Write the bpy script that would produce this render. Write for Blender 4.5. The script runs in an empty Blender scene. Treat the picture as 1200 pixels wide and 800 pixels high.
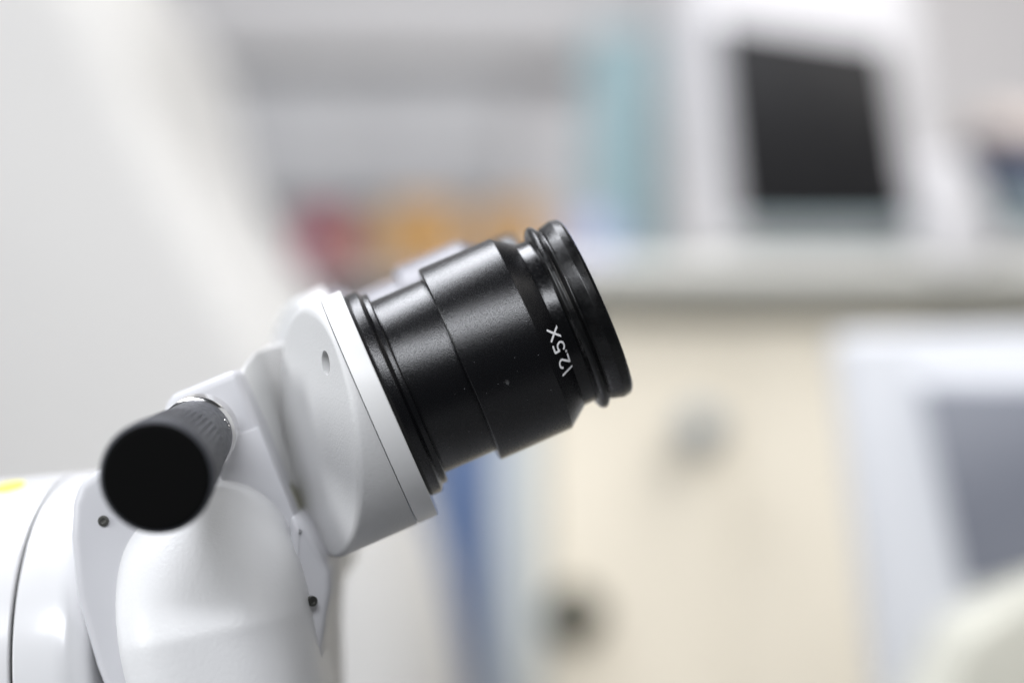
import bpy, bmesh, math, random
from mathutils import Vector, Matrix
random.seed(7)
R = math.radians
C = bpy.context.scene.collection
# ------------------------------------------------------------------ camera, world, lamps, exposure
FOC = 85.0
K = 36.0 / FOC / 1200.0            # metres across one photo pixel at one metre
cam_d = bpy.data.cameras.new("camera"); cam = bpy.data.objects.new("camera", cam_d); C.objects.link(cam)
cam.location = (0, 0, 0); cam.rotation_euler = (R(90), 0, 0)
cam_d.lens = FOC; cam_d.sensor_width = 36; cam_d.clip_start = 0.02; cam_d.clip_end = 60
cam_d.dof.use_dof = True; cam_d.dof.focus_distance = 0.490; cam_d.dof.aperture_fstop = 4.3
cam_d.dof.aperture_blades = 0
bpy.context.scene.camera = cam
w = bpy.data.worlds.new("World"); bpy.context.scene.world = w; w.use_nodes = True
bg = w.node_tree.nodes["Background"]; bg.inputs[0].default_value = (0.86, 0.92, 1.0, 1); bg.inputs[1].default_value = 0.06
SUBJ = Vector((-0.01, 0.51, 0.0))
def area(name, loc, target, sx, sy, power, col, spread=180):
    l = bpy.data.lights.new(name, 'AREA'); l.shape = 'RECTANGLE'; l.size = sx; l.size_y = sy; l.energy = power; l.color = col; l.spread = R(spread)
    o = bpy.data.objects.new(name, l); C.objects.link(o); o.location = loc
    o.rotation_euler = (Vector(target) - Vector(loc)).to_track_quat('-Z', 'Y').to_euler()
    return o
area("ceiling_lamp_over_bench", (-0.58, 1.15, 1.35), SUBJ, 1.3, 0.55, 30, (0.92, 0.94, 1.0))
area("ceiling_lamp_front", (-0.38, -0.80, 0.98), SUBJ, 1.4, 0.38, 23, (0.93, 0.95, 1.0))
area("side_fill_left", (-1.45, 0.05, 0.25), SUBJ, 0.8, 0.8, 1.9, (0.96, 0.98, 1.0), 60)  # added side fill for the white parts, no window is seen here
area("room_fill_hood", (0.7, 0.7, 1.25), (-0.30, 1.5, 0.0), 0.7, 0.5, 2.0, (1.0, 0.97, 0.94), 70)  # added fill aimed at the hood, no fixture seen
area("room_fill_back_wall", (-0.05, 1.2, 1.25), (-0.05, 3.0, 0.2), 1.2, 0.5, 10.8, (1.0, 0.98, 0.97), 120)  # unseen fill put in to brighten the back wall
area("room_fill_cabinets", (0.95, 0.15, 0.95), (0.42, 1.6, -0.12), 1.0, 0.7, 3.5, (1.0, 0.98, 0.96), 80)  # low unseen fill added to lift the cream cabinets
vs = bpy.context.scene.view_settings
vs.view_transform = 'Standard'; vs.look = 'None'; vs.exposure = 0.0; vs.gamma = 1.0; vs.use_curve_mapping = False

# ------------------------------------------------------------------ helpers
def P(px, py, d):
    """where the ray through a photo pixel meets the depth d"""
    return Vector(((px - 600) * K * d, d, (400 - py) * K * d))
def mat(name, col, rough=0.5, metal=0.0, grain=0.0, gscale=2500.0, bump=0.0, bscale=1500.0, coat=0.0, tint=0.0, tscale=25.0, rvar=0.0, bdist=0.0001, spec=0.5):
    m = bpy.data.materials.new(name); m.use_nodes = True
    nt = m.node_tree; b = nt.nodes["Principled BSDF"]
    b.inputs["Base Color"].default_value = (*col, 1); b.inputs["Roughness"].default_value = rough
    b.inputs["Metallic"].default_value = metal; b.inputs["Coat Weight"].default_value = coat
    b.inputs["Specular IOR Level"].default_value = spec
    tc = nt.nodes.new("ShaderNodeTexCoord")
    def noise(scale, detail=3):
        n = nt.nodes.new("ShaderNodeTexNoise"); n.inputs["Scale"].default_value = scale; n.inputs["Detail"].default_value = detail
        nt.links.new(tc.outputs["Object"], n.inputs["Vector"]); return n
    def ramp(n, lo, hi, a, c):
        r = nt.nodes.new("ShaderNodeMapRange"); r.inputs[1].default_value = lo; r.inputs[2].default_value = hi
        r.inputs[3].default_value = a; r.inputs[4].default_value = c
        nt.links.new(n.outputs["Fac"], r.inputs[0]); return r
    if tint or grain:
        r = ramp(noise(tscale if tint else gscale), 0.3, 0.7, 1 - (tint or grain), 1 + (tint or grain) * 0.5)
        mx = nt.nodes.new("ShaderNodeMix"); mx.data_type = 'RGBA'; mx.blend_type = 'MULTIPLY'; mx.inputs[0].default_value = 1
        mx.inputs[6].default_value = (*col, 1)
        nt.links.new(r.outputs[0], mx.inputs[7]); nt.links.new(mx.outputs[2], b.inputs["Base Color"])
    if rvar:
        r = ramp(noise(gscale, 2), 0.3, 0.7, max(0.05, rough - rvar), rough + rvar)
        nt.links.new(r.outputs[0], b.inputs["Roughness"])
    if bump:
        bp = nt.nodes.new("ShaderNodeBump"); bp.inputs["Strength"].default_value = bump; bp.inputs["Distance"].default_value = bdist
        nt.links.new(noise(bscale, 2).outputs["Fac"], bp.inputs["Height"]); nt.links.new(bp.outputs[0], b.inputs["Normal"])
    return m
M = dict(
    satin=mat("satin_black_anodised", (0.0028, 0.0028, 0.0036), 0.25, rvar=0.06, gscale=5200, bump=0.48, bscale=5200, bdist=0.00008, spec=0.62),
    neck=mat("semi_gloss_black", (0.003, 0.003, 0.0035), 0.22, rvar=0.06, gscale=1500, bump=0.15, bscale=2600),
    rubber=mat("black_moulded_rubber", (0.004, 0.004, 0.0042), 0.31, rvar=0.08, gscale=500, bump=0.25, bscale=1800, spec=0.45),
    print=mat("white_print", (0.93, 0.93, 0.94), 0.6),
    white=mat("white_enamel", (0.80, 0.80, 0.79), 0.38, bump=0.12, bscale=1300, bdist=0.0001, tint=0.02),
    orange_peel=mat("textured_white_enamel", (0.66, 0.66, 0.655), 0.46, bump=0.5, bscale=1900, bdist=0.00016, tint=0.03),
    gloss=mat("glossy_white_enamel", (0.74, 0.74, 0.745), 0.24, coat=0.3, tint=0.01),
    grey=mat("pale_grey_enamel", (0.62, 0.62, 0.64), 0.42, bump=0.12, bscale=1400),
    grip=mat("grey_black_grip_rubber", (0.062, 0.065, 0.075), 0.5, rvar=0.1, gscale=900),
    cap=mat("matt_black_cap", (0.002, 0.002, 0.002), 0.7, spec=0.1),
    chrome=mat("polished_steel", (0.72, 0.71, 0.70), 0.16, metal=1.0),
    dark=mat("dark_steel", (0.12, 0.12, 0.11), 0.35, metal=0.8),
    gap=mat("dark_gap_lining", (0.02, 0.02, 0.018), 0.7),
    seal=mat("olive_seal", (0.22, 0.215, 0.15), 0.6),
    barrel_grey=mat("pale_grey_barrel", (0.22, 0.215, 0.24), 0.36),
    yellow=mat("yellow_sticker", (0.80, 0.72, 0.10), 0.5),
)
def link(name, me, m, parent=None, mw=None, smooth=True):
    o = bpy.data.objects.new(name, me); C.objects.link(o)
    if m and not me.materials: me.materials.append(m)
    mw = mw or Matrix.Identity(4)
    if parent is not None:
        o.parent = parent; o["mw"] = 0; MW[o] = mw; del o["mw"]
        o.matrix_local = MW[parent].inverted() @ mw
    else:
        o.matrix_local = mw; MW[o] = mw
    if smooth:
        for p in me.polygons: p.use_smooth = True
    return o
MW = {}
def empty(name, loc, label, cat, group=None):
    o = bpy.data.objects.new(name, None); C.objects.link(o); o.empty_display_size = 0.02
    o.location = loc; MW[o] = Matrix.Translation(loc); tag(o, label, cat, group); return o
def tag(o, label, cat, group=None):
    o["label"] = label; o["category"] = cat
    if group: o["group"] = group
def sharp(me, deg=32):
    bm = bmesh.new(); bm.from_mesh(me)
    bmesh.ops.recalc_face_normals(bm, faces=bm.faces)
    for e in bm.edges:
        if len(e.link_faces) == 2 and e.calc_face_angle(0) > R(deg): e.smooth = False
    bm.to_mesh(me); bm.free()
def lathe(name, prof, m, parent, mw, n=128, closed=False, deg=32):
    """profile of (s, r) in metres about local X"""
    vs_, fs = [], []
    for s, r in prof:
        for i in range(n):
            a = 2 * math.pi * i / n
            vs_.append((s, r * math.cos(a), r * math.sin(a)))
    k = len(prof)
    for j in range(k - 1 if not closed else k):
        j2 = (j + 1) % k
        for i in range(n):
            i2 = (i + 1) % n
            fs.append((j * n + i, j * n + i2, j2 * n + i2, j2 * n + i))
    if not closed:
        fs.append(tuple(range(n))); fs.append(tuple((k - 1) * n + i for i in range(n))[::-1])
    me = bpy.data.meshes.new(name); me.from_pydata(vs_, [], fs); sharp(me, deg)
    return link(name, me, m, parent, mw)
def fillet(prof, rad, n=5):
    """round every inner corner of an open profile"""
    out = [prof[0]]
    for a, b, c in zip(prof, prof[1:], prof[2:]):
        a, b, c = Vector(a[:2]), Vector(b[:2]), Vector(c[:2])
        r = min(rad, (a - b).length * 0.45, (c - b).length * 0.45)
        p, q = b + (a - b).normalized() * r, b + (c - b).normalized() * r
        for i in range(n + 1):
            t = i / n
            out.append(tuple(p * (1 - t) ** 2 + b * 2 * t * (1 - t) + q * t * t))
    out.append(prof[-1]); return out
def bevel_mesh(me, width, seg=3, deg=25):
    o = bpy.data.objects.new("tmp", me); C.objects.link(o)
    md = o.modifiers.new("b", 'BEVEL'); md.width = width; md.segments = seg; md.limit_method = 'ANGLE'; md.angle_limit = R(deg)
    md.use_clamp_overlap = True
    dg = bpy.context.evaluated_depsgraph_get(); me2 = bpy.data.meshes.new_from_object(o.evaluated_get(dg))
    bpy.data.objects.remove(o); return me2
def prism(name, pts, thick, m, parent=None, bev=0.0, seg=3, mw=None, deg=25):
    """closed front outline (3-D points), pushed `thick` metres straight back from the camera side"""
    n = len(pts); t = Vector(thick) if not isinstance(thick, (int, float)) else Vector((0, thick, 0))
    v = [tuple(p) for p in pts] + [tuple(Vector(p) + t) for p in pts]
    f = [tuple(range(n)), tuple(range(2 * n - 1, n - 1, -1))] + [(i, i + n, (i + 1) % n + n, (i + 1) % n) for i in range(n)]
    me = bpy.data.meshes.new(name); me.from_pydata(v, [], f)
    bm = bmesh.new(); bm.from_mesh(me); bmesh.ops.recalc_face_normals(bm, faces=bm.faces); bm.to_mesh(me); bm.free()
    if bev: me = bevel_mesh(me, bev, seg, deg)
    o = link(name, me, m, parent, None)
    # keep the origin at the piece, not at the world's zero
    c = sum((Vector(p) for p in pts), Vector()) / n
    me.transform(Matrix.Translation(-c)); MW[o] = Matrix.Translation(c)
    o.matrix_local = (MW[parent].inverted() if parent is not None else Matrix.Identity(4)) @ MW[o]
    sharp(me, 40); return o
def smooth_closed(pts, sub=6):
    """Catmull-Rom through a closed outline"""
    out = []; n = len(pts)
    for i in range(n):
        p0, p1, p2, p3 = pts[i - 1], pts[i], pts[(i + 1) % n], pts[(i + 2) % n]
        for k in range(sub):
            t = k / sub
            out.append(0.5 * ((2 * p1) + (p2 - p0) * t + (2 * p0 - 5 * p1 + 4 * p2 - p3) * t * t + (3 * p1 - p0 - 3 * p2 + p3) * t ** 3))
    return out
def box(name, x0, y0, x1, y1, d, thick, m, parent=None, bev=0.004):
    return prism(name, [P(x0, y0, d), P(x1, y0, d), P(x1, y1, d), P(x0, y1, d)], thick, m, parent, bev)
U = 0.00018

# ------------------------------------------------------------------ the setting
wall_m = mat("grey_wall_paint", (0.63, 0.63, 0.645), 0.7, tint=0.03, tscale=2.0)
wallw_m = mat("warm_white_wall_paint", (0.70, 0.68, 0.68), 0.7, tint=0.03, tscale=2.0)
floor_m = mat("pale_vinyl_floor", (0.5, 0.5, 0.48), 0.4, tint=0.05, tscale=6)
def setting(name, pts, thick, m):
    o = prism(name, pts, thick, m); o["kind"] = "structure"; return o
setting("back_wall", [Vector((-3, 3.1, -1.0)), Vector((0.36, 3.1, -1.0)), Vector((0.36, 3.1, 2.6)), Vector((-3, 3.1, 2.6))], 0.1, wall_m)
setting("side_wall", [Vector((0.363, 2.95, -1.0)), Vector((3, 2.95, -1.0)), Vector((3, 2.95, 2.6)), Vector((0.363, 2.95, 2.6))], 0.25, wallw_m)
setting("floor", [Vector((-3, -0.4, -1.0)), Vector((3, -0.4, -1.0)), Vector((3, -0.4, -1.05)), Vector((-3, -0.4, -1.05))], 3.6, floor_m)

bgm = dict(
    rail=mat("grey_metal_rail", (0.63, 0.63, 0.64), 0.5, tint=0.03), cup=mat("pale_grey_laminate", (0.48, 0.49, 0.51), 0.5, tint=0.03, tscale=5),
    red=mat("dark_red_card", (0.34, 0.02, 0.06), 0.6, tint=0.05), amber=mat("amber_card", (0.56, 0.29, 0.05), 0.6, tint=0.1), tan=mat("tan_card", (0.48, 0.33, 0.2), 0.6, tint=0.08),
    cyan=mat("pale_cyan_board", (0.24, 0.355, 0.39), 0.6, tint=0.05, tscale=6), violet=mat("lilac_card", (0.42, 0.44, 0.66), 0.6),
    plastic=mat("white_plastic", (0.60, 0.595, 0.61), 0.45, tint=0.02), black=mat("switched_off_screen", (0.010, 0.010, 0.011), 0.4, spec=0.25),
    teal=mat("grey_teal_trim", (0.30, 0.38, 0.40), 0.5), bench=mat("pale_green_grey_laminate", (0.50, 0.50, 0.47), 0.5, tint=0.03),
    under=mat("olive_shadow_grey", (0.6, 0.59, 0.51), 0.6), beige=mat("cream_laminate", (0.76, 0.705, 0.59), 0.5, tint=0.06, tscale=4),
    strip=mat("pale_blue_grey_laminate", (0.58, 0.63, 0.66), 0.5), blue=mat("slate_blue_panel", (0.12, 0.19, 0.36), 0.55, tint=0.06),
    handle=mat("grey_steel_handle", (0.25, 0.28, 0.30), 0.4, metal=0.3), knob=mat("dark_olive_knob", (0.05, 0.05, 0.035), 0.5),
    lilacw=mat("cool_white_plastic", (0.63, 0.64, 0.665), 0.4, tint=0.02), screen=mat("grey_screen", (0.17, 0.18, 0.215), 0.35),
    cream=mat("ivory_plastic", (0.60, 0.59, 0.51), 0.5, tint=0.04), navy=mat("navy_plastic", (0.03, 0.04, 0.08), 0.4), peach=mat("peach_card", (0.60, 0.52, 0.47), 0.6),
    hood=mat("off_white_moulded_plastic", (0.68, 0.675, 0.66), 0.6, tint=0.03, tscale=5),
)

# upper rail and cupboard on the back wall
o = box("wall_rail", 222, 22, 705, 70, 3.03, 0.06, bgm['rail'], bev=0.01); tag(o, "dark grey horizontal rail running along top of the back wall", "rail")
t = empty("wall_cupboard", P(420, 235, 2.9), "pale grey wall cupboard below the dark rail, blurred", "cupboard")
box("cabinet_body", 255, 90, 592, 240, 3.04, 0.05, bgm['cup'], t, 0.008)
for a, b in ((256, 424.3), (424.7, 591)): box("door", a, 96, b, 236, 3.02, 0.018, bgm['cup'], t, 0.001)
# shelf with cartons
t = empty("wall_shelf", P(500, 318, 2.8), "thin grey shelf carrying the red and amber cartons", "shelf")
box("shelf_board", 300, 312, 690, 322, 2.72, 0.35, bgm['cup'], t, 0.003)
for x in (350, 640): box("shelf_bracket", x, 322, x + 8, 345, 2.75, 0.3, bgm['rail'], t, 0.002)
def carton(x0, y0, x1, y1, d, m, label, th=0.10):
    t = empty("carton", P((x0 + x1) / 2, y1, d), label, "carton", "cartons on the back shelf")
    box("carton_body", x0, y0 + 6, x1, y1, d, th, m, t, 0.004)
    box("carton_lid", x0 - 1.5, y0, x1 + 1.5, y0 + 9, d - 0.003, th + 0.006, m, t, 0.003)
carton(352, 252, 405, 311, 2.74, bgm['red'], "dark red carton at the left end of the back shelf")
carton(412, 262, 452, 311, 2.76, bgm['tan'], "tan carton standing beside the dark red one")
carton(458, 240, 530, 311, 2.74, bgm['amber'], "tall amber carton standing right of the tan one on the back shelf")
carton(534, 250, 582, 311, 2.75, bgm['tan'], "second tan carton, between the two amber ones")
carton(586, 238, 640, 311, 2.76, bgm['amber'], "amber carton at the right end of the back shelf")
o = box("cyan_board", 688, 35, 768, 344, 2.6, 0.03, bgm['cyan'], bev=0.004); tag(o, "upright pale cyan board left of the white instrument", "board")
o = box("lilac_folder", 668, 258, 722, 342, 2.5, 0.05, bgm['violet'], bev=0.004); tag(o, "lilac folder leaning at the foot of the cyan board", "folder")
o = box("white_pillar", 776, -60, 852, 346, 2.7, 0.2, bgm['plastic'], bev=0.02); tag(o, "white pillar standing between cyan board and black screen", "pillar")

# instrument with the black screen
t = empty("display_unit", P(950, 300, 1.5), "boxy white instrument with a switched off black screen", "monitor")
prism("casing", [P(806, -60, 1.5), P(1078, -36, 1.5), P(1108, 298, 1.5), P(822, 298, 1.5)], 0.26, bgm['plastic'], t, 0.008, 4)
prism("bezel", [P(833, 14, 1.49), P(1048, 44, 1.49), P(1080, 280, 1.49), P(856, 280, 1.49)], 0.014, bgm['plastic'], t, 0.004)
prism("screen", [P(841, 22, 1.486), P(1038, 52, 1.486), P(1070, 260, 1.486), P(864, 260, 1.486)], 0.006, bgm['black'], t, 0.002)
prism("control_strip", [P(874, 262, 1.486), P(1070, 262, 1.486), P(1071, 274, 1.486), P(875, 274, 1.486)], 0.006, bgm['teal'], t, 0.001)
o = prism("white_canister", smooth_closed([P(1085, 210, 1.46), P(1120, 178, 1.46), P(1150, 215, 1.46), P(1165, 300, 1.46), P(1082, 300, 1.46)], 5), 0.12, bgm['plastic'], None, 0.02, 4)
tag(o, "small rounded white case between the instrument and the dark box", "case")
t = empty("dark_box", P(1200, 250, 1.5), "dark navy box with a blue foot at right edge of frame", "box")
prism("box_body", [P(1142, 160, 1.5), P(1262, 178, 1.5), P(1262, 240, 1.5), P(1190, 240, 1.5), P(1168, 208, 1.5)], 0.14, bgm['navy'], t, 0.006)
prism("box_foot", [P(1172, 222, 1.49), P(1262, 242, 1.49), P(1262, 268, 1.49), P(1196, 262, 1.49)], 0.14, bgm['teal'], t, 0.004)
o = box("white_plinth", 1186, 270, 1262, 300, 1.5, 0.14, bgm["plastic"], bev=0.004); tag(o, "low white plinth under the dark navy box", "plinth")
o = box("peach_carton", 1160, 128, 1262, 165, 1.6, 0.1, bgm['peach'], bev=0.004); tag(o, "flat peach carton on top behind the dark navy box", "carton")

# bench and cabinets under it
t = empty("lab_bench", P(900, 2000, 1.9), "pale laboratory bench ledge with olive shadow line and cream cupboard doors", "bench")
box("bench_top", 596, 301, 1500, 343, 1.46, 1.3, bgm['bench'], t, 0.012)
box("bench_shadow_strip", 700, 344, 1500, 348, 1.464, 0.8, bgm['under'], t, 0.002)  # coloured strip standing in for the shadow line under the ledge
box("trim_panel", 640, 352, 1500, 372, 1.49, 0.6, bgm['cream'], t, 0.002)
box("cabinet_body", 640, 372, 1500, 2280, 1.505, 0.6, bgm['beige'], t, 0.005)
for a, b in ((643, 863), (864, 1086)):
    box("door", a, 378, b, 2220, 1.488, 0.016, bgm['beige'], t, 0.001)
def handle(name, x, y, r, m):
    c = P(x, y, 1.487)
    lathe(name, fillet([(0, 0.0001), (0, r * 0.45), (-0.014, r * 0.45), (-0.016, r), (-0.030, r * 0.9), (-0.034, 0.0001)], 0.003), m, t,
          Matrix.Translation(c) @ Matrix.Rotation(R(90), 4, 'Z'), 40)
handle("door_knob", 818, 500, 0.0145, bgm['handle'])
handle("door_knob", 672, 716, 0.019, bgm['knob'])
o = box("side_panel", 582, 356, 636, 2215, 1.56, 0.5, bgm['strip'], bev=0.005); tag(o, "tall pale blue grey panel at left end of the cream cupboards", "panel")
o = box("slate_blue_door", 505, 420, 578, 1890, 1.9, 0.03, bgm['blue'], bev=0.004); tag(o, "narrow slate blue door seen under the black eyepiece", "door")

# near right screen
t = empty("tablet_screen", P(1150, 760, 1.0), "cool white framed device with a tilted grey screen and ivory lower cover", "monitor")
prism("casing", [P(976, 390, 1.02), P(1420, 378, 0.95), P(1440, 900, 0.94), P(1038, 900, 1.01)], (0.01, 0.09, 0), bgm['lilacw'], t, 0.006, 3)
prism("bezel", [P(1066, 434, 1.0), P(1330, 436, 0.95), P(1332, 668, 0.95), P(1121, 708, 0.99)], (0, 0.014, 0), bgm['lilacw'], t, 0.004)
prism("screen", [P(1080, 452, 0.995), P(1316, 455, 0.947), P(1318, 645, 0.947), P(1130, 688, 0.986)], (0, 0.006, 0), bgm['screen'], t, 0.001)
prism("lower_cover", smooth_closed([P(1115, 790, 0.93), P(1160, 728, 0.93), P(1300, 676, 0.93), P(1310, 960, 0.93), P(1070, 960, 0.93)], 5), 0.08, bgm['cream'], t, 0.012, 4)
prism("stand_post", [Vector((0.26, 1.0, -0.12)), Vector((0.30, 1.0, -0.12)), Vector((0.30, 1.0, -0.985)), Vector((0.26, 1.0, -0.985))], 0.04, bgm['rail'], t, 0.004)
prism("stand_foot", [Vector((0.14, 0.90, -0.98)), Vector((0.42, 0.90, -0.98)), Vector((0.42, 0.90, -1.0)), Vector((0.14, 0.90, -1.0))], 0.24, bgm['rail'], t, 0.004)

# big white hood on the left
D1 = 1.25
edge = [(150, -80), (203, 10), (226, 110), (250, 190), (292, 270), (345, 352), (430, 492), (498, 620), (530, 715), (548, 820), (600, 2660)]
outer = [P(x, y, D1 + 0.10) for x, y in edge] + [P(-700, 2660, D1 + 0.10), P(-700, -80, D1 + 0.10)]
inner_px = [(0, -80), (58, 10), (92, 90), (140, 180), (190, 280), (240, 370), (320, 520), (385, 640), (415, 720), (430, 820), (480, 2660)]
def hood():
    vs_, fs = [], []
    n = len(edge); S = 10
    for (x0, y0), (x1, y1) in zip(inner_px, edge):
        for k in range(S + 1):
            a = k / S * math.pi / 2
            fx = math.sin(a); fd = 1 - math.cos(a)
            p = P(x0 + (x1 - x0) * fx, y0 + (y1 - y0) * fx, D1 + 0.10 * fd); vs_.append(tuple(p))
        vs_.append(tuple(P(x1, y1, D1 + 0.10) + Vector((-0.02, 0.45, 0))))
    W = S + 2
    for i in range(n - 1):
        for k in range(W - 1): fs.append((i * W + k, i * W + k + 1, (i + 1) * W + k + 1, (i + 1) * W + k))
    b = len(vs_)                       # flat front continuing left, back corners
    vs_ += [tuple(P(-700, y, D1)) for _, y in inner_px] + [tuple(P(-700, y, D1) + Vector((0, 0.55, 0))) for _, y in inner_px]
    for i in range(n - 1):
        fs.append((b + i, i * W, (i + 1) * W, b + i + 1)); fs.append((b + n + i, b + i, b + i + 1, b + n + i + 1))
        fs.append(((i) * W + W - 1, b + n + i, b + n + i + 1, (i + 1) * W + W - 1))
    fs.append((b, *range(0, W), b + n)); fs.append((b + n - 1, *[(n - 1) * W + k for k in range(W)], b + 2 * n - 1))
    me = bpy.data.meshes.new("equipment_hood"); me.from_pydata(vs_, [], fs); sharp(me, 50)
    return link("equipment_hood", me, bgm['hood'])
o = hood(); tag(o, "large blurred off-white equipment hood sloping down behind the microscope", "equipment hood")

# ------------------------------------------------------------------ the microscope
root = empty("microscope", P(260, 950, 0.53), "white stereo microscope head with a black 12.5X eyepiece and a round black side knob", "microscope")
ANG, PHI = R(23.6), R(3.0)
ax = Vector((math.cos(ANG) * math.cos(PHI), math.sin(PHI), math.sin(ANG) * math.cos(PHI)))
def frame(origin, axis, up=Vector((0, 0, 1))):
    x = axis.normalized(); y = up.cross(x).normalized(); z = x.cross(y)
    m = Matrix((x, y, z)).transposed().to_4x4(); m.translation = origin; return m
def px(prof): return [(s * U, r * U) for s, r in prof]

def make_eyepiece(F, detail):
    fin = M['satin'] if detail else M['barrel_grey']  # rear eyepiece gets a paler base colour than the front one
    barrel = lathe("eyepiece", px(fillet([(0.3, 100), (0.3, 119.6), (1.8, 121.4), (92, 121.0), (93.2, 120.0), (115, 103.6), (115, 90)], 0.9, 4)), fin, root, F, 192, closed=True)
    # thin gap lip where the barrel overlaps the tube
    lathe("eyepiece_tube", px(fillet([(-70, 80), (-70, 109), (5, 109), (5, 80)], 0.6)), fin, barrel, F, 160, closed=True)
    lathe("locking_ring", px(fillet([(-96, 80), (-96, 124), (-88, 127.4), (-76.5, 127.4), (-73.5, 122), (-72.5, 119.8), (-66.5, 119.4), (-65, 117), (-65, 80)], 1.6, 5)), fin, barrel, F, 160, closed=True)
    lathe("eyepiece_neck", px(fillet([(110, 80), (110, 103.3), (117, 102.6), (136, 102.2), (140, 80)], 1.2)), M['neck'], barrel, F, 160, closed=True)
    if detail:
        lathe("eyecup", px(fillet([(130, 85), (130.5, 103), (131.5, 109), (134.5, 113.6), (138.5, 115), (142, 113.6), (144.6, 109.6), (146.2, 107.6), (148, 107.4),
                            (150, 108.6), (163, 112.2), (172, 110.6), (175.6, 106), (176.6, 99), (175.5, 92), (170, 86), (150, 80)], 1.0, 4)),
          M['rubber'], barrel, F, 192, closed=True, deg=60)
    else:
        lathe("eyecup", px(fillet([(132, 85), (133, 100), (136, 103), (158, 102), (164, 98), (165, 90), (150, 80)], 1.5, 4)), M['rubber'], barrel, F, 128, closed=True, deg=60)
    if not detail:
        lathe("eye_lens", px([(150, 0.01), (151, 30), (150.5, 60), (148, 82), (146, 84)]), M['gap'], barrel, F, 64)
        return barrel
    lathe("eye_lens", px([(150, 0.01), (151, 30), (150.5, 60), (148, 82), (146, 84)]), M['gap'], barrel, F, 64)
    return barrel

F1 = frame(P(537.5, 427.5, 0.51), ax)
e1 = make_eyepiece(F1, True); e1["label"] = "sharp black eyepiece marked 12.5X"
# set screw in the barrel
def on_barrel(F, s, off, r=121.2, lift=0.0):
    """point and outward normal on the near side of a cylinder about the axis; off = height above the axis in px"""
    a = math.asin(off / r); n = Vector((0, -math.cos(a), math.sin(a)))
    p = Vector((s * U, 0, 0)) + n * (r + lift) * U
    return F @ p, (F.to_3x3() @ n).normalized()
p, n = on_barrel(F1, 39, -38)
lathe("set_screw", px(fillet([(-3, 0.01), (0.25, 0.01), (0.15, 2.2), (0.25, 2.4), (0.6, 3.1), (0.5, 4.4), (-3, 4.6)], 0.25)), M['satin'], e1, frame(p, n), 32)
lathe("screw_socket", px([(-1, 0.01), (0.62, 0.01), (0.60, 1.9), (-1, 2.0)]), M['chrome'], e1, frame(p, n), 16)

# engraved magnification: strokes laid on the chamfer cone
def cone_r(s):                       # chamfer radius in px
    return 120.0 + (s - 93.2) * (103.6 - 120.0) / (115 - 93.2)
SL = math.hypot(1, (120 - 103.6) / (115 - 93.2))
def text_pt(u, v, lift=0.25):
    """u along the reading direction (px, upwards round the ring), v height of letter, 0 = baseline (towards eyecup)"""
    s = 114.6 - v / SL + 0.05 * u
    r = cone_r(s); a = T0 + u * 1.07 / 111.0
    cs = math.cos(math.atan(SL and 0.752)); 
    return Vector((s, -(r + lift) * math.cos(a), (r + lift) * math.sin(a))) * U
T0 = math.radians(-30.3)
def arc(cx, cy, rx, ry, a0, a1, n=10):
    return [(cx + rx * math.cos(R(a0 + (a1 - a0) * i / n)), cy + ry * math.sin(R(a0 + (a1 - a0) * i / n))) for i in range(n + 1)]
H = 17.0
glyphs = [
    [[(2, 0), (2, H)]],
    [arc(13.2, H - 4.6, 4.3, 4.4, 165, -35, 10) + [(9.0, 0.3), (18.2, 0.3)]],
    [[(22.3, 0.6), (22.3, 0.61)]],
    [[(35, H), (28.0, H), (27.3, 9.6)] + arc(30.6, 5.6, 4.9, 5.4, 130, -150, 14)],
    [[(41, 0.4), (53, H - 0.6)], [(53, 0.4), (41, H - 0.6)]],
]
def lettering():
    bm = bmesh.new(); hw = 1.28
    for g in glyphs:
        for line in g:
            # resample
            pts = [Vector(line[0])]
            for a, b in zip(line, line[1:]):
                a, b = Vector(a), Vector(b); k = max(1, int((b - a).length / 1.2))
                for i in range(1, k + 1): pts.append(a.lerp(b, i / k))
            L, Rr = [], []
            for i, q in enumerate(pts):
                d = (pts[min(i + 1, len(pts) - 1)] - pts[max(i - 1, 0)])
                d = d.normalized() if d.length > 0 else Vector((1, 0)); nn = Vector((-d.y, d.x)) * hw
                L.append(bm.verts.new(text_pt(*(q + nn)))); Rr.append(bm.verts.new(text_pt(*(q - nn))))
            for i in range(len(pts) - 1): bm.faces.new((L[i], L[i + 1], Rr[i + 1], Rr[i]))
            for q, l2 in ((pts[0], (L[0], Rr[0])), (pts[-1], (L[-1], Rr[-1]))):   # round ends
                rr = hw * (1.35 if len(line) == 2 and (pts[-1] - pts[0]).length < 0.1 else 1.0)
                bm.faces.new([bm.verts.new(text_pt(q.x + rr * math.cos(a), q.y + rr * math.sin(a), 0.28)) for a in [2 * math.pi * i / 12 for i in range(12)]])
    bmesh.ops.recalc_face_normals(bm, faces=bm.faces)
    me = bpy.data.meshes.new("magnification_marking"); bm.to_mesh(me); bm.free()
    return link("magnification_marking", me, M['print'], e1, F1)
lettering()
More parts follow.
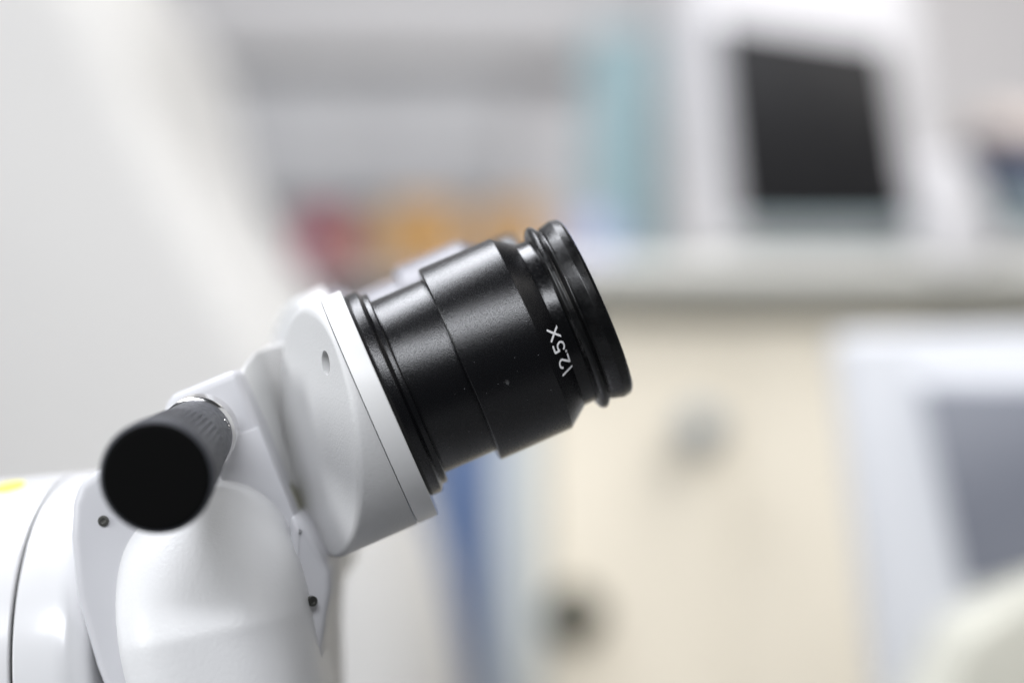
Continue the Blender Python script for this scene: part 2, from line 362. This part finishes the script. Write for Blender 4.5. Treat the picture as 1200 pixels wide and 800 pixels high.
# dust specks on the black surfaces
def specks():
    bm = bmesh.new(); rnd = random.Random(3)
    for i in range(45):
        k = rnd.random()
        if k < 0.45: s, r = rnd.uniform(152, 166), None
        elif k < 0.85: s, r = rnd.uniform(4, 90), 121.3
        else: s, r = rnd.uniform(-62, -4), 109.1
        if r is None: r = 106 + (s - 151) * (4.6 / 14.5) + 0.1
        a = math.asin(rnd.uniform(-0.9, 0.9)); n = Vector((0, -math.cos(a), math.sin(a)))
        c = Vector((s, 0, 0)) + n * r; t1 = Vector((1, 0, 0)); t2 = n.cross(t1); q = rnd.uniform(0.25, 0.6) * (1.5 if rnd.random() < 0.08 else 1)
        vs_ = [bm.verts.new((c + (t1 * math.cos(b) * q * rnd.uniform(.6, 1.2) + t2 * math.sin(b) * q * rnd.uniform(.6, 1.2)) + n * 0.1) * U) for b in [2 * math.pi * j / 5 for j in range(5)]]
        bm.faces.new(vs_)
    me = bpy.data.meshes.new("dust_specks"); bm.to_mesh(me); bm.free()
    o = link("dust_specks", me, mat("pale_dust", (0.22, 0.22, 0.23), 0.8), e1, F1); o["kind"] = "stuff"
specks()

# second eyepiece and its housing, behind
F2 = frame(P(503, 413, 0.575), ax)
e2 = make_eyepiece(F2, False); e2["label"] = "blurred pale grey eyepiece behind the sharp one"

# prism housing: cylinder about a slightly lower axis, cut off slantwise at the back
def housing(F, hole):
    cz = -7.5; RR = 143.0
    def back(y, z): return -184 + 0.27 * z - 0.335 * y * 1.0
    n = 160
    # front ring
    prof = fillet([(-108, 60), (-91.8, 60), (-91.8, RR - 1), (-92.6, RR), (-116.4, RR), (-117.1, RR - 0.8), (-117.1, 60)], 0.7, 3)
    ring = lathe("housing_ring", px(prof), M['white'], root, F @ Matrix.Translation((0, 0, cz * U)), n, closed=True)
    vs_, fs = [], []
    rows = [(RR - 6, 'f', 2.6), (RR - 1.0, 'f', 0), (RR, 'f', -0.8)]
    for i in range(n):
        a = 2 * math.pi * i / n; c, s = math.cos(a), math.sin(a)
        col = []
        for rr, _, ds in ((60, 0, -3.0), (RR - 3.5, 0, -3.0), (RR - 3.5, 0, -0.6), (RR - 0.5, 0, -0.6), (RR, 0, -1.4)):
            col.append((-117.4 + ds, rr * c, rr * s))
        # outer wall down to the slanted back, with a rounded edge
        se = back(RR * c, RR * s)
        fil = min(8.0, 0.75 * (-118.8 - se))
        for k in range(8):
            t = k / 7 * math.pi / 2
            rq = RR - fil * (1 - math.cos(t))
            col.append((back(rq * c, rq * s) + fil * (1 - math.sin(t)), rq * c, rq * s))
        for q in (0.86, 0.78, 0.68, 0.56, 0.42, 0.26, 0.1):
            y, z = RR * q * c, RR * q * s
            dome = 4.0 * (1 - (q / 0.89) ** 2)
            col.append((back(y, z) - dome, y, z))
        vs_ += [(a_ * U, b_ * U, (c_ + cz) * U) for a_, b_, c_ in col]
    W = len(vs_) // n
    for i in range(n):
        i2 = (i + 1) % n
        for k in range(W - 1): fs.append((i * W + k, i * W + k + 1, i2 * W + k + 1, i2 * W + k))
    fs.append(tuple(i * W + W - 1 for i in range(n)))
    fs.append(tuple(i * W for i in range(n))[::-1])
    me = bpy.data.meshes.new("prism_housing"); me.from_pydata(vs_, [], fs); sharp(me, 40)
    o = link("prism_housing", me, M['orange_peel'], root, F)
    o.data.materials.append(M['gap'])
    return o, back, cz
h1, back, cz = housing(F1, True)
h1["label"] = "textured white housing with a screw hole behind the sharp eyepiece"
h2, _, _ = housing(F2, False)
# screw hole bored into the cheek of the first housing
def bore(o, F):
    y, z = HOLE
    nl = Vector((-1, -0.335, 0.27)).normalized()
    c = Vector((back(y, z) - 4.0 * max(0, 1 - (math.hypot(y, z) / 143 / 0.89) ** 2), y, z + cz)) * U
    mw = frame(F @ c, (F.to_3x3() @ nl).normalized())
    cut = lathe("cutter", [(-0.011, 0.00001), (-0.011, 15.5 * U), (0.003, 13.5 * U), (0.003, 0.00001)], None, None, mw, 40)
    md = o.modifiers.new("bore", 'BOOLEAN'); md.object = cut; md.operation = 'DIFFERENCE'; md.solver = 'EXACT'
    bpy.context.view_layer.update()
    dg = bpy.context.evaluated_depsgraph_get(); me = bpy.data.meshes.new_from_object(o.evaluated_get(dg))
    o.modifiers.clear(); o.data = me; bpy.data.objects.remove(cut); MW.pop(cut, None) if False else None
    bm = bmesh.new(); bm.from_mesh(me)
    for e in bm.edges:
        if len(e.link_faces) == 2 and e.calc_face_angle(0) > R(40): e.smooth = False
    bm.to_mesh(me); bm.free()
    s = lathe("recessed_screw", [(-0.0088, 0.00001), (-0.0084, 0.00001), (-0.0084, 0.0008), (-0.0070, 0.0009), (-0.0070, 11.5 * U), (-0.0089, 11.5 * U)], M['dark'], o, mw, 32)
HOLE = (-78, 72)
bore(h1, F1)

# swivel seal between the housing and the body
sl = Matrix.Translation((0, 0, 0))
nl = (F1.to_3x3() @ Vector((-1, -0.335, 0.27))).normalized()
cb = F1 @ (Vector((-187, 0, cz)) * U)
prism("swivel_seal", [P(330, 560, .522), P(340, 566, .522), P(362, 616, .522), P(386, 656, .522), P(380, 664, .522), P(351, 626, .522)], 0.02, M['seal'], root, 0.0006, 2)
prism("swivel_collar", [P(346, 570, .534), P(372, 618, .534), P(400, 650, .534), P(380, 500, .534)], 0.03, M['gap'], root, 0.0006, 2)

# ------- body behind the knob
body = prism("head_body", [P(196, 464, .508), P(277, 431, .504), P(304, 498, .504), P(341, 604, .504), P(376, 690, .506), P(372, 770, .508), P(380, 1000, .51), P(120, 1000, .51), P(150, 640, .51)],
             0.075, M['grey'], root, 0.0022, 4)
prism("head_shoulder", [P(279, 433, .5125), P(302, 408, .522), P(346, 396, .545), P(372, 430, .553), P(374, 520, .553), P(356, 586, .545), P(396, 664, .5405), P(390, 700, .538), P(352, 606, .5165), P(306, 499, .5145)],
      0.075, M['white'], root, 0.0018, 4)
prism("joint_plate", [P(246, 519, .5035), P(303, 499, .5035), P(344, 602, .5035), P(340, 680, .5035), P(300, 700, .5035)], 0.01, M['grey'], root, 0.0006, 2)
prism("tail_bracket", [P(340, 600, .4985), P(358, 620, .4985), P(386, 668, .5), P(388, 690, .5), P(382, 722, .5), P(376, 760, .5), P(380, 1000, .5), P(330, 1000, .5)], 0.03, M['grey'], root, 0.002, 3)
for x, y, r in ((366, 704, 6), (362, 733, 4.5)):
    lathe("bracket_screw", px(fillet([(-4, 0.01), (0.8, 0.01), (0.8, r * .45), (1.6, r * .5), (1.6, r), (-4, r)], .3)), M['dark'], root, frame(P(x, y, .4975), Vector((0.5, -1, 0))), 24)

# ------- focusing knob pointing at the lens
kb, kf = P(232, 509, .497), P(183, 559, .4505)
ka = (kf - kb).normalized(); KL = (kf - kb).length; FK = frame(kb, ka)
mm = 0.001
lathe("knob_collar", [(-0.004, 0.00001), (-0.004, 7.9*mm), (0.6*mm, 7.9*mm), (1.2*mm, 7.5*mm), (2.2*mm, 7.4*mm), (2.2*mm, 0.00001)], M['chrome'], root, FK, 96)
def grip_knob():
    n = 288; prof = []
    L = KL
    def base(s):
        t = s / L
        return (7.3 + 3.6 * t ** 1.1) * mm
    ss = [1.8*mm + (L - 2.4*mm) * i / 40 for i in range(41)]
    vs_, fs = [], []
    rows = [(s, base(s), 0.45 < s / L < 0.9) for s in ss]
    rows = [(1.6*mm, 5*mm, False)] + rows + [(L - 0.25*mm, base(L) - 0.12*mm, False), (L, base(L) - 0.5*mm, False), (L - 0.02*mm, 6.5*mm, False)]
    for s, r, kn in rows:
        for i in range(n):
            a = 2 * math.pi * i / n
            d = (0.14*mm if (i % 6) < 3 else -0.14*mm) if kn else 0
            vs_.append((s, (r + d) * math.cos(a), (r + d) * math.sin(a)))
    for j in range(len(rows) - 1):
        for i in range(n):
            i2 = (i + 1) % n; fs.append((j*n+i, j*n+i2, (j+1)*n+i2, (j+1)*n+i))
    fs.append(tuple(range(n))); fs.append(tuple((len(rows)-1)*n+i for i in range(n))[::-1])
    me = bpy.data.meshes.new("focusing_knob"); me.from_pydata(vs_, [], fs); sharp(me, 45)
    return link("focusing_knob", me, M['grip'], root, FK)
kn = grip_knob(); kn["label"] = "black ribbed knob pointing at the viewer"
lathe("knob_end_cap", fillet([(KL - 1*mm, 0.00001), (KL - 1*mm, 10.2*mm), (KL + 0.15*mm, 10.2*mm), (KL + 0.35*mm, 9.6*mm), (KL + 0.3*mm, 0.00001)], 0.0002), M['cap'], kn, FK, 96)
a = math.radians(20)
for s_, ang in ((5.5*mm, 25),):
    rr = 7.3*mm
    q = FK @ Vector((s_, rr * math.cos(R(ang)), rr * math.sin(R(ang)))); nn = FK.to_3x3() @ Vector((0, math.cos(R(ang)), math.sin(R(ang))))
    lathe("grub_screw", [(-0.001, 0.00001), (0.0002, 0.00001), (0.0002, 0.0009), (0.0004, 0.0011), (-0.001, 0.0012)], M['chrome'], kn, frame(q, nn), 20)

# ------- foot of the stand and the unseen table below it, added also to block light from underneath
table = box("tabletop", -700, 1275, 2100, 1330, 0.20, 0.75, bgm['under'], None, 0.004)
t = empty("work_table", (0, 0.5, -1.0), "grey topped laboratory table that the microscope stands on", "table")
bpy.data.objects.remove(table)
def slab(name, x0, x1, y0, y1, z0, z1, m, par, bev=0.003):
    return prism(name, [Vector((x0, y0, z1)), Vector((x1, y0, z1)), Vector((x1, y0, z0)), Vector((x0, y0, z0))], y1 - y0, m, par, bev)
slab("tabletop", -0.75, 0.30, 0.18, 0.98, -0.33, -0.30, mat("mid_grey_worktop", (0.18, 0.18, 0.18), 0.5, tint=0.05, tscale=40), t)
for x in (-0.70, 0.22):
    for y in (0.23, 0.88): slab("leg", x, x + 0.045, y, y + 0.045, -1.0, -0.331, bgm['rail'], t)
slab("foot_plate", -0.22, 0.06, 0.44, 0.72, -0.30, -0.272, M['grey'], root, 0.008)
slab("stand_column", -0.115, -0.055, 0.50, 0.56, -0.273, -0.085, M['white'], root, 0.01)

# ------- rounded support arm, front bottom
def arm():
    # (px y at the middle, left x, right x, front depth, half depth m)
    mid = [(1010, 309, 103), (900, 289, 106), (800, 269.5, 109.5), (750, 259, 111), (733, 256, 111), (726, 255, 111), (719, 253.5, 111), (705, 251, 111), (685, 247, 110),
           (658, 243, 107), (638, 238.5, 102), (618, 235, 95), (603, 233, 86), (590, 232, 76), (579, 233, 64), (570, 237, 50), (564, 241, 36), (560.5, 245, 22), (559, 248, 8)]
    rows = []
    for yy, cx, hw in mid:
        t = max(0.0, (726 - yy) / 167.5)
        if yy < 650: yy -= 12 * min(1, (650 - yy) / 80)
        fd = .475 + .008 * t + .040 * (1 - math.sqrt(max(0, 1 - t * t * 0.98)))
        rows.append((yy, cx - hw, cx + hw, fd, (.545 - fd) / 2))
    n = 96; vs_, fs = [], []
    for yy, xl, xr, fd, hd in rows:
        cx, hw = (xl + xr) / 2, (xr - xl) / 2; cd = fd + hd
        ex = 3.3 if yy > 730 else 2.5 + 0.8 * max(0, (yy - 559) / 171)
        slope = 0.2
        for i in range(n):
            a = 2 * math.pi * i / n
            c, s = math.cos(a), math.sin(a)
            ux = math.copysign(abs(c) ** (2 / ex), c); uy = math.copysign(abs(s) ** (2 / ex), s)
            dd = cd - uy * hd
            p = P(cx, yy, .49)                       # outline measured at one depth
            x = (cx + ux * hw - 600) * K * .502; z = (400 - (yy - slope * ux * hw)) * K * .502
            vs_.append((x, dd, z))
    for j in range(len(rows) - 1):
        for i in range(n):
            i2 = (i + 1) % n; fs.append((j*n+i, j*n+i2, (j+1)*n+i2, (j+1)*n+i))
    fs.append(tuple(range(n))); fs.append(tuple((len(rows)-1)*n+i for i in range(n))[::-1])
    me = bpy.data.meshes.new("support_arm"); me.from_pydata(vs_, [], fs)
    o = bpy.data.objects.new("tmp", me); C.objects.link(o); sd = o.modifiers.new("s", 'SUBSURF'); sd.levels = 1
    me2 = bpy.data.meshes.new_from_object(o.evaluated_get(bpy.context.evaluated_depsgraph_get())); bpy.data.objects.remove(o)
    sharp(me2, 60)
    return link("support_arm", me2, M['arm'], root)
M['arm'] = mat("fine_textured_white_enamel", (0.78, 0.78, 0.78), 0.42, bump=0.5, bscale=1200, bdist=0.00015, tint=0.02)
arm()

# ------- round joint at the left with its end plate
axL = Vector((math.cos(R(12)), -math.sin(R(12)), 0.10)).normalized()
FL = frame(P(118, 800, .545), axL)
RL = 0.0478
lathe("arm_joint", fillet([(-0.20, 0.00001), (-0.20, RL), (-0.0011, RL), (-0.0008, RL - 0.0004), (-0.0008, 0.00001)], 0.0002), M['gloss'], root, FL, 160)
lathe("joint_gap", [(-0.002, 0.00001), (-0.002, RL - 0.0012), (0.002, RL - 0.0012), (0.002, 0.00001)], M['gap'], root, FL, 128)
lathe("joint_cover", fillet([(0.0, 0.00001), (0.0, RL - 0.0004), (0.0003, RL), (0.011, RL - 0.0003), (0.0155, RL - 0.004), (0.0155, 0.00001)], 0.004, 7), M['gloss'], root, FL, 160)
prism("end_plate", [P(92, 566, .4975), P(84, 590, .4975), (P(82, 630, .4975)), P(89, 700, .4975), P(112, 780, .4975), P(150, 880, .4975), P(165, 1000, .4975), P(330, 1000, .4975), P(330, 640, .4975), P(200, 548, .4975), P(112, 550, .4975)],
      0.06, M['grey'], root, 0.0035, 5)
lathe("plate_screw", px(fillet([(-4, 0.01), (0.3, 0.01), (0.3, 2.4), (1.2, 2.8), (1.0, 6.2), (-4, 6.6)], .3)), M['dark'], root, frame(P(121, 610, .4973), Vector((-0.1, -1, 0.1))), 24)
q = FL @ Vector((-0.012, -RL * math.cos(R(75)), RL * math.sin(R(75)))); nn = FL.to_3x3() @ Vector((0, -math.cos(R(75)), math.sin(R(75))))
lathe("yellow_sticker", [(-0.0005, 0.00001), (-0.0005, 0.0035), (0.0003, 0.0035), (0.0003, 0.00001)], M['yellow'], root, frame(q, nn), 32)
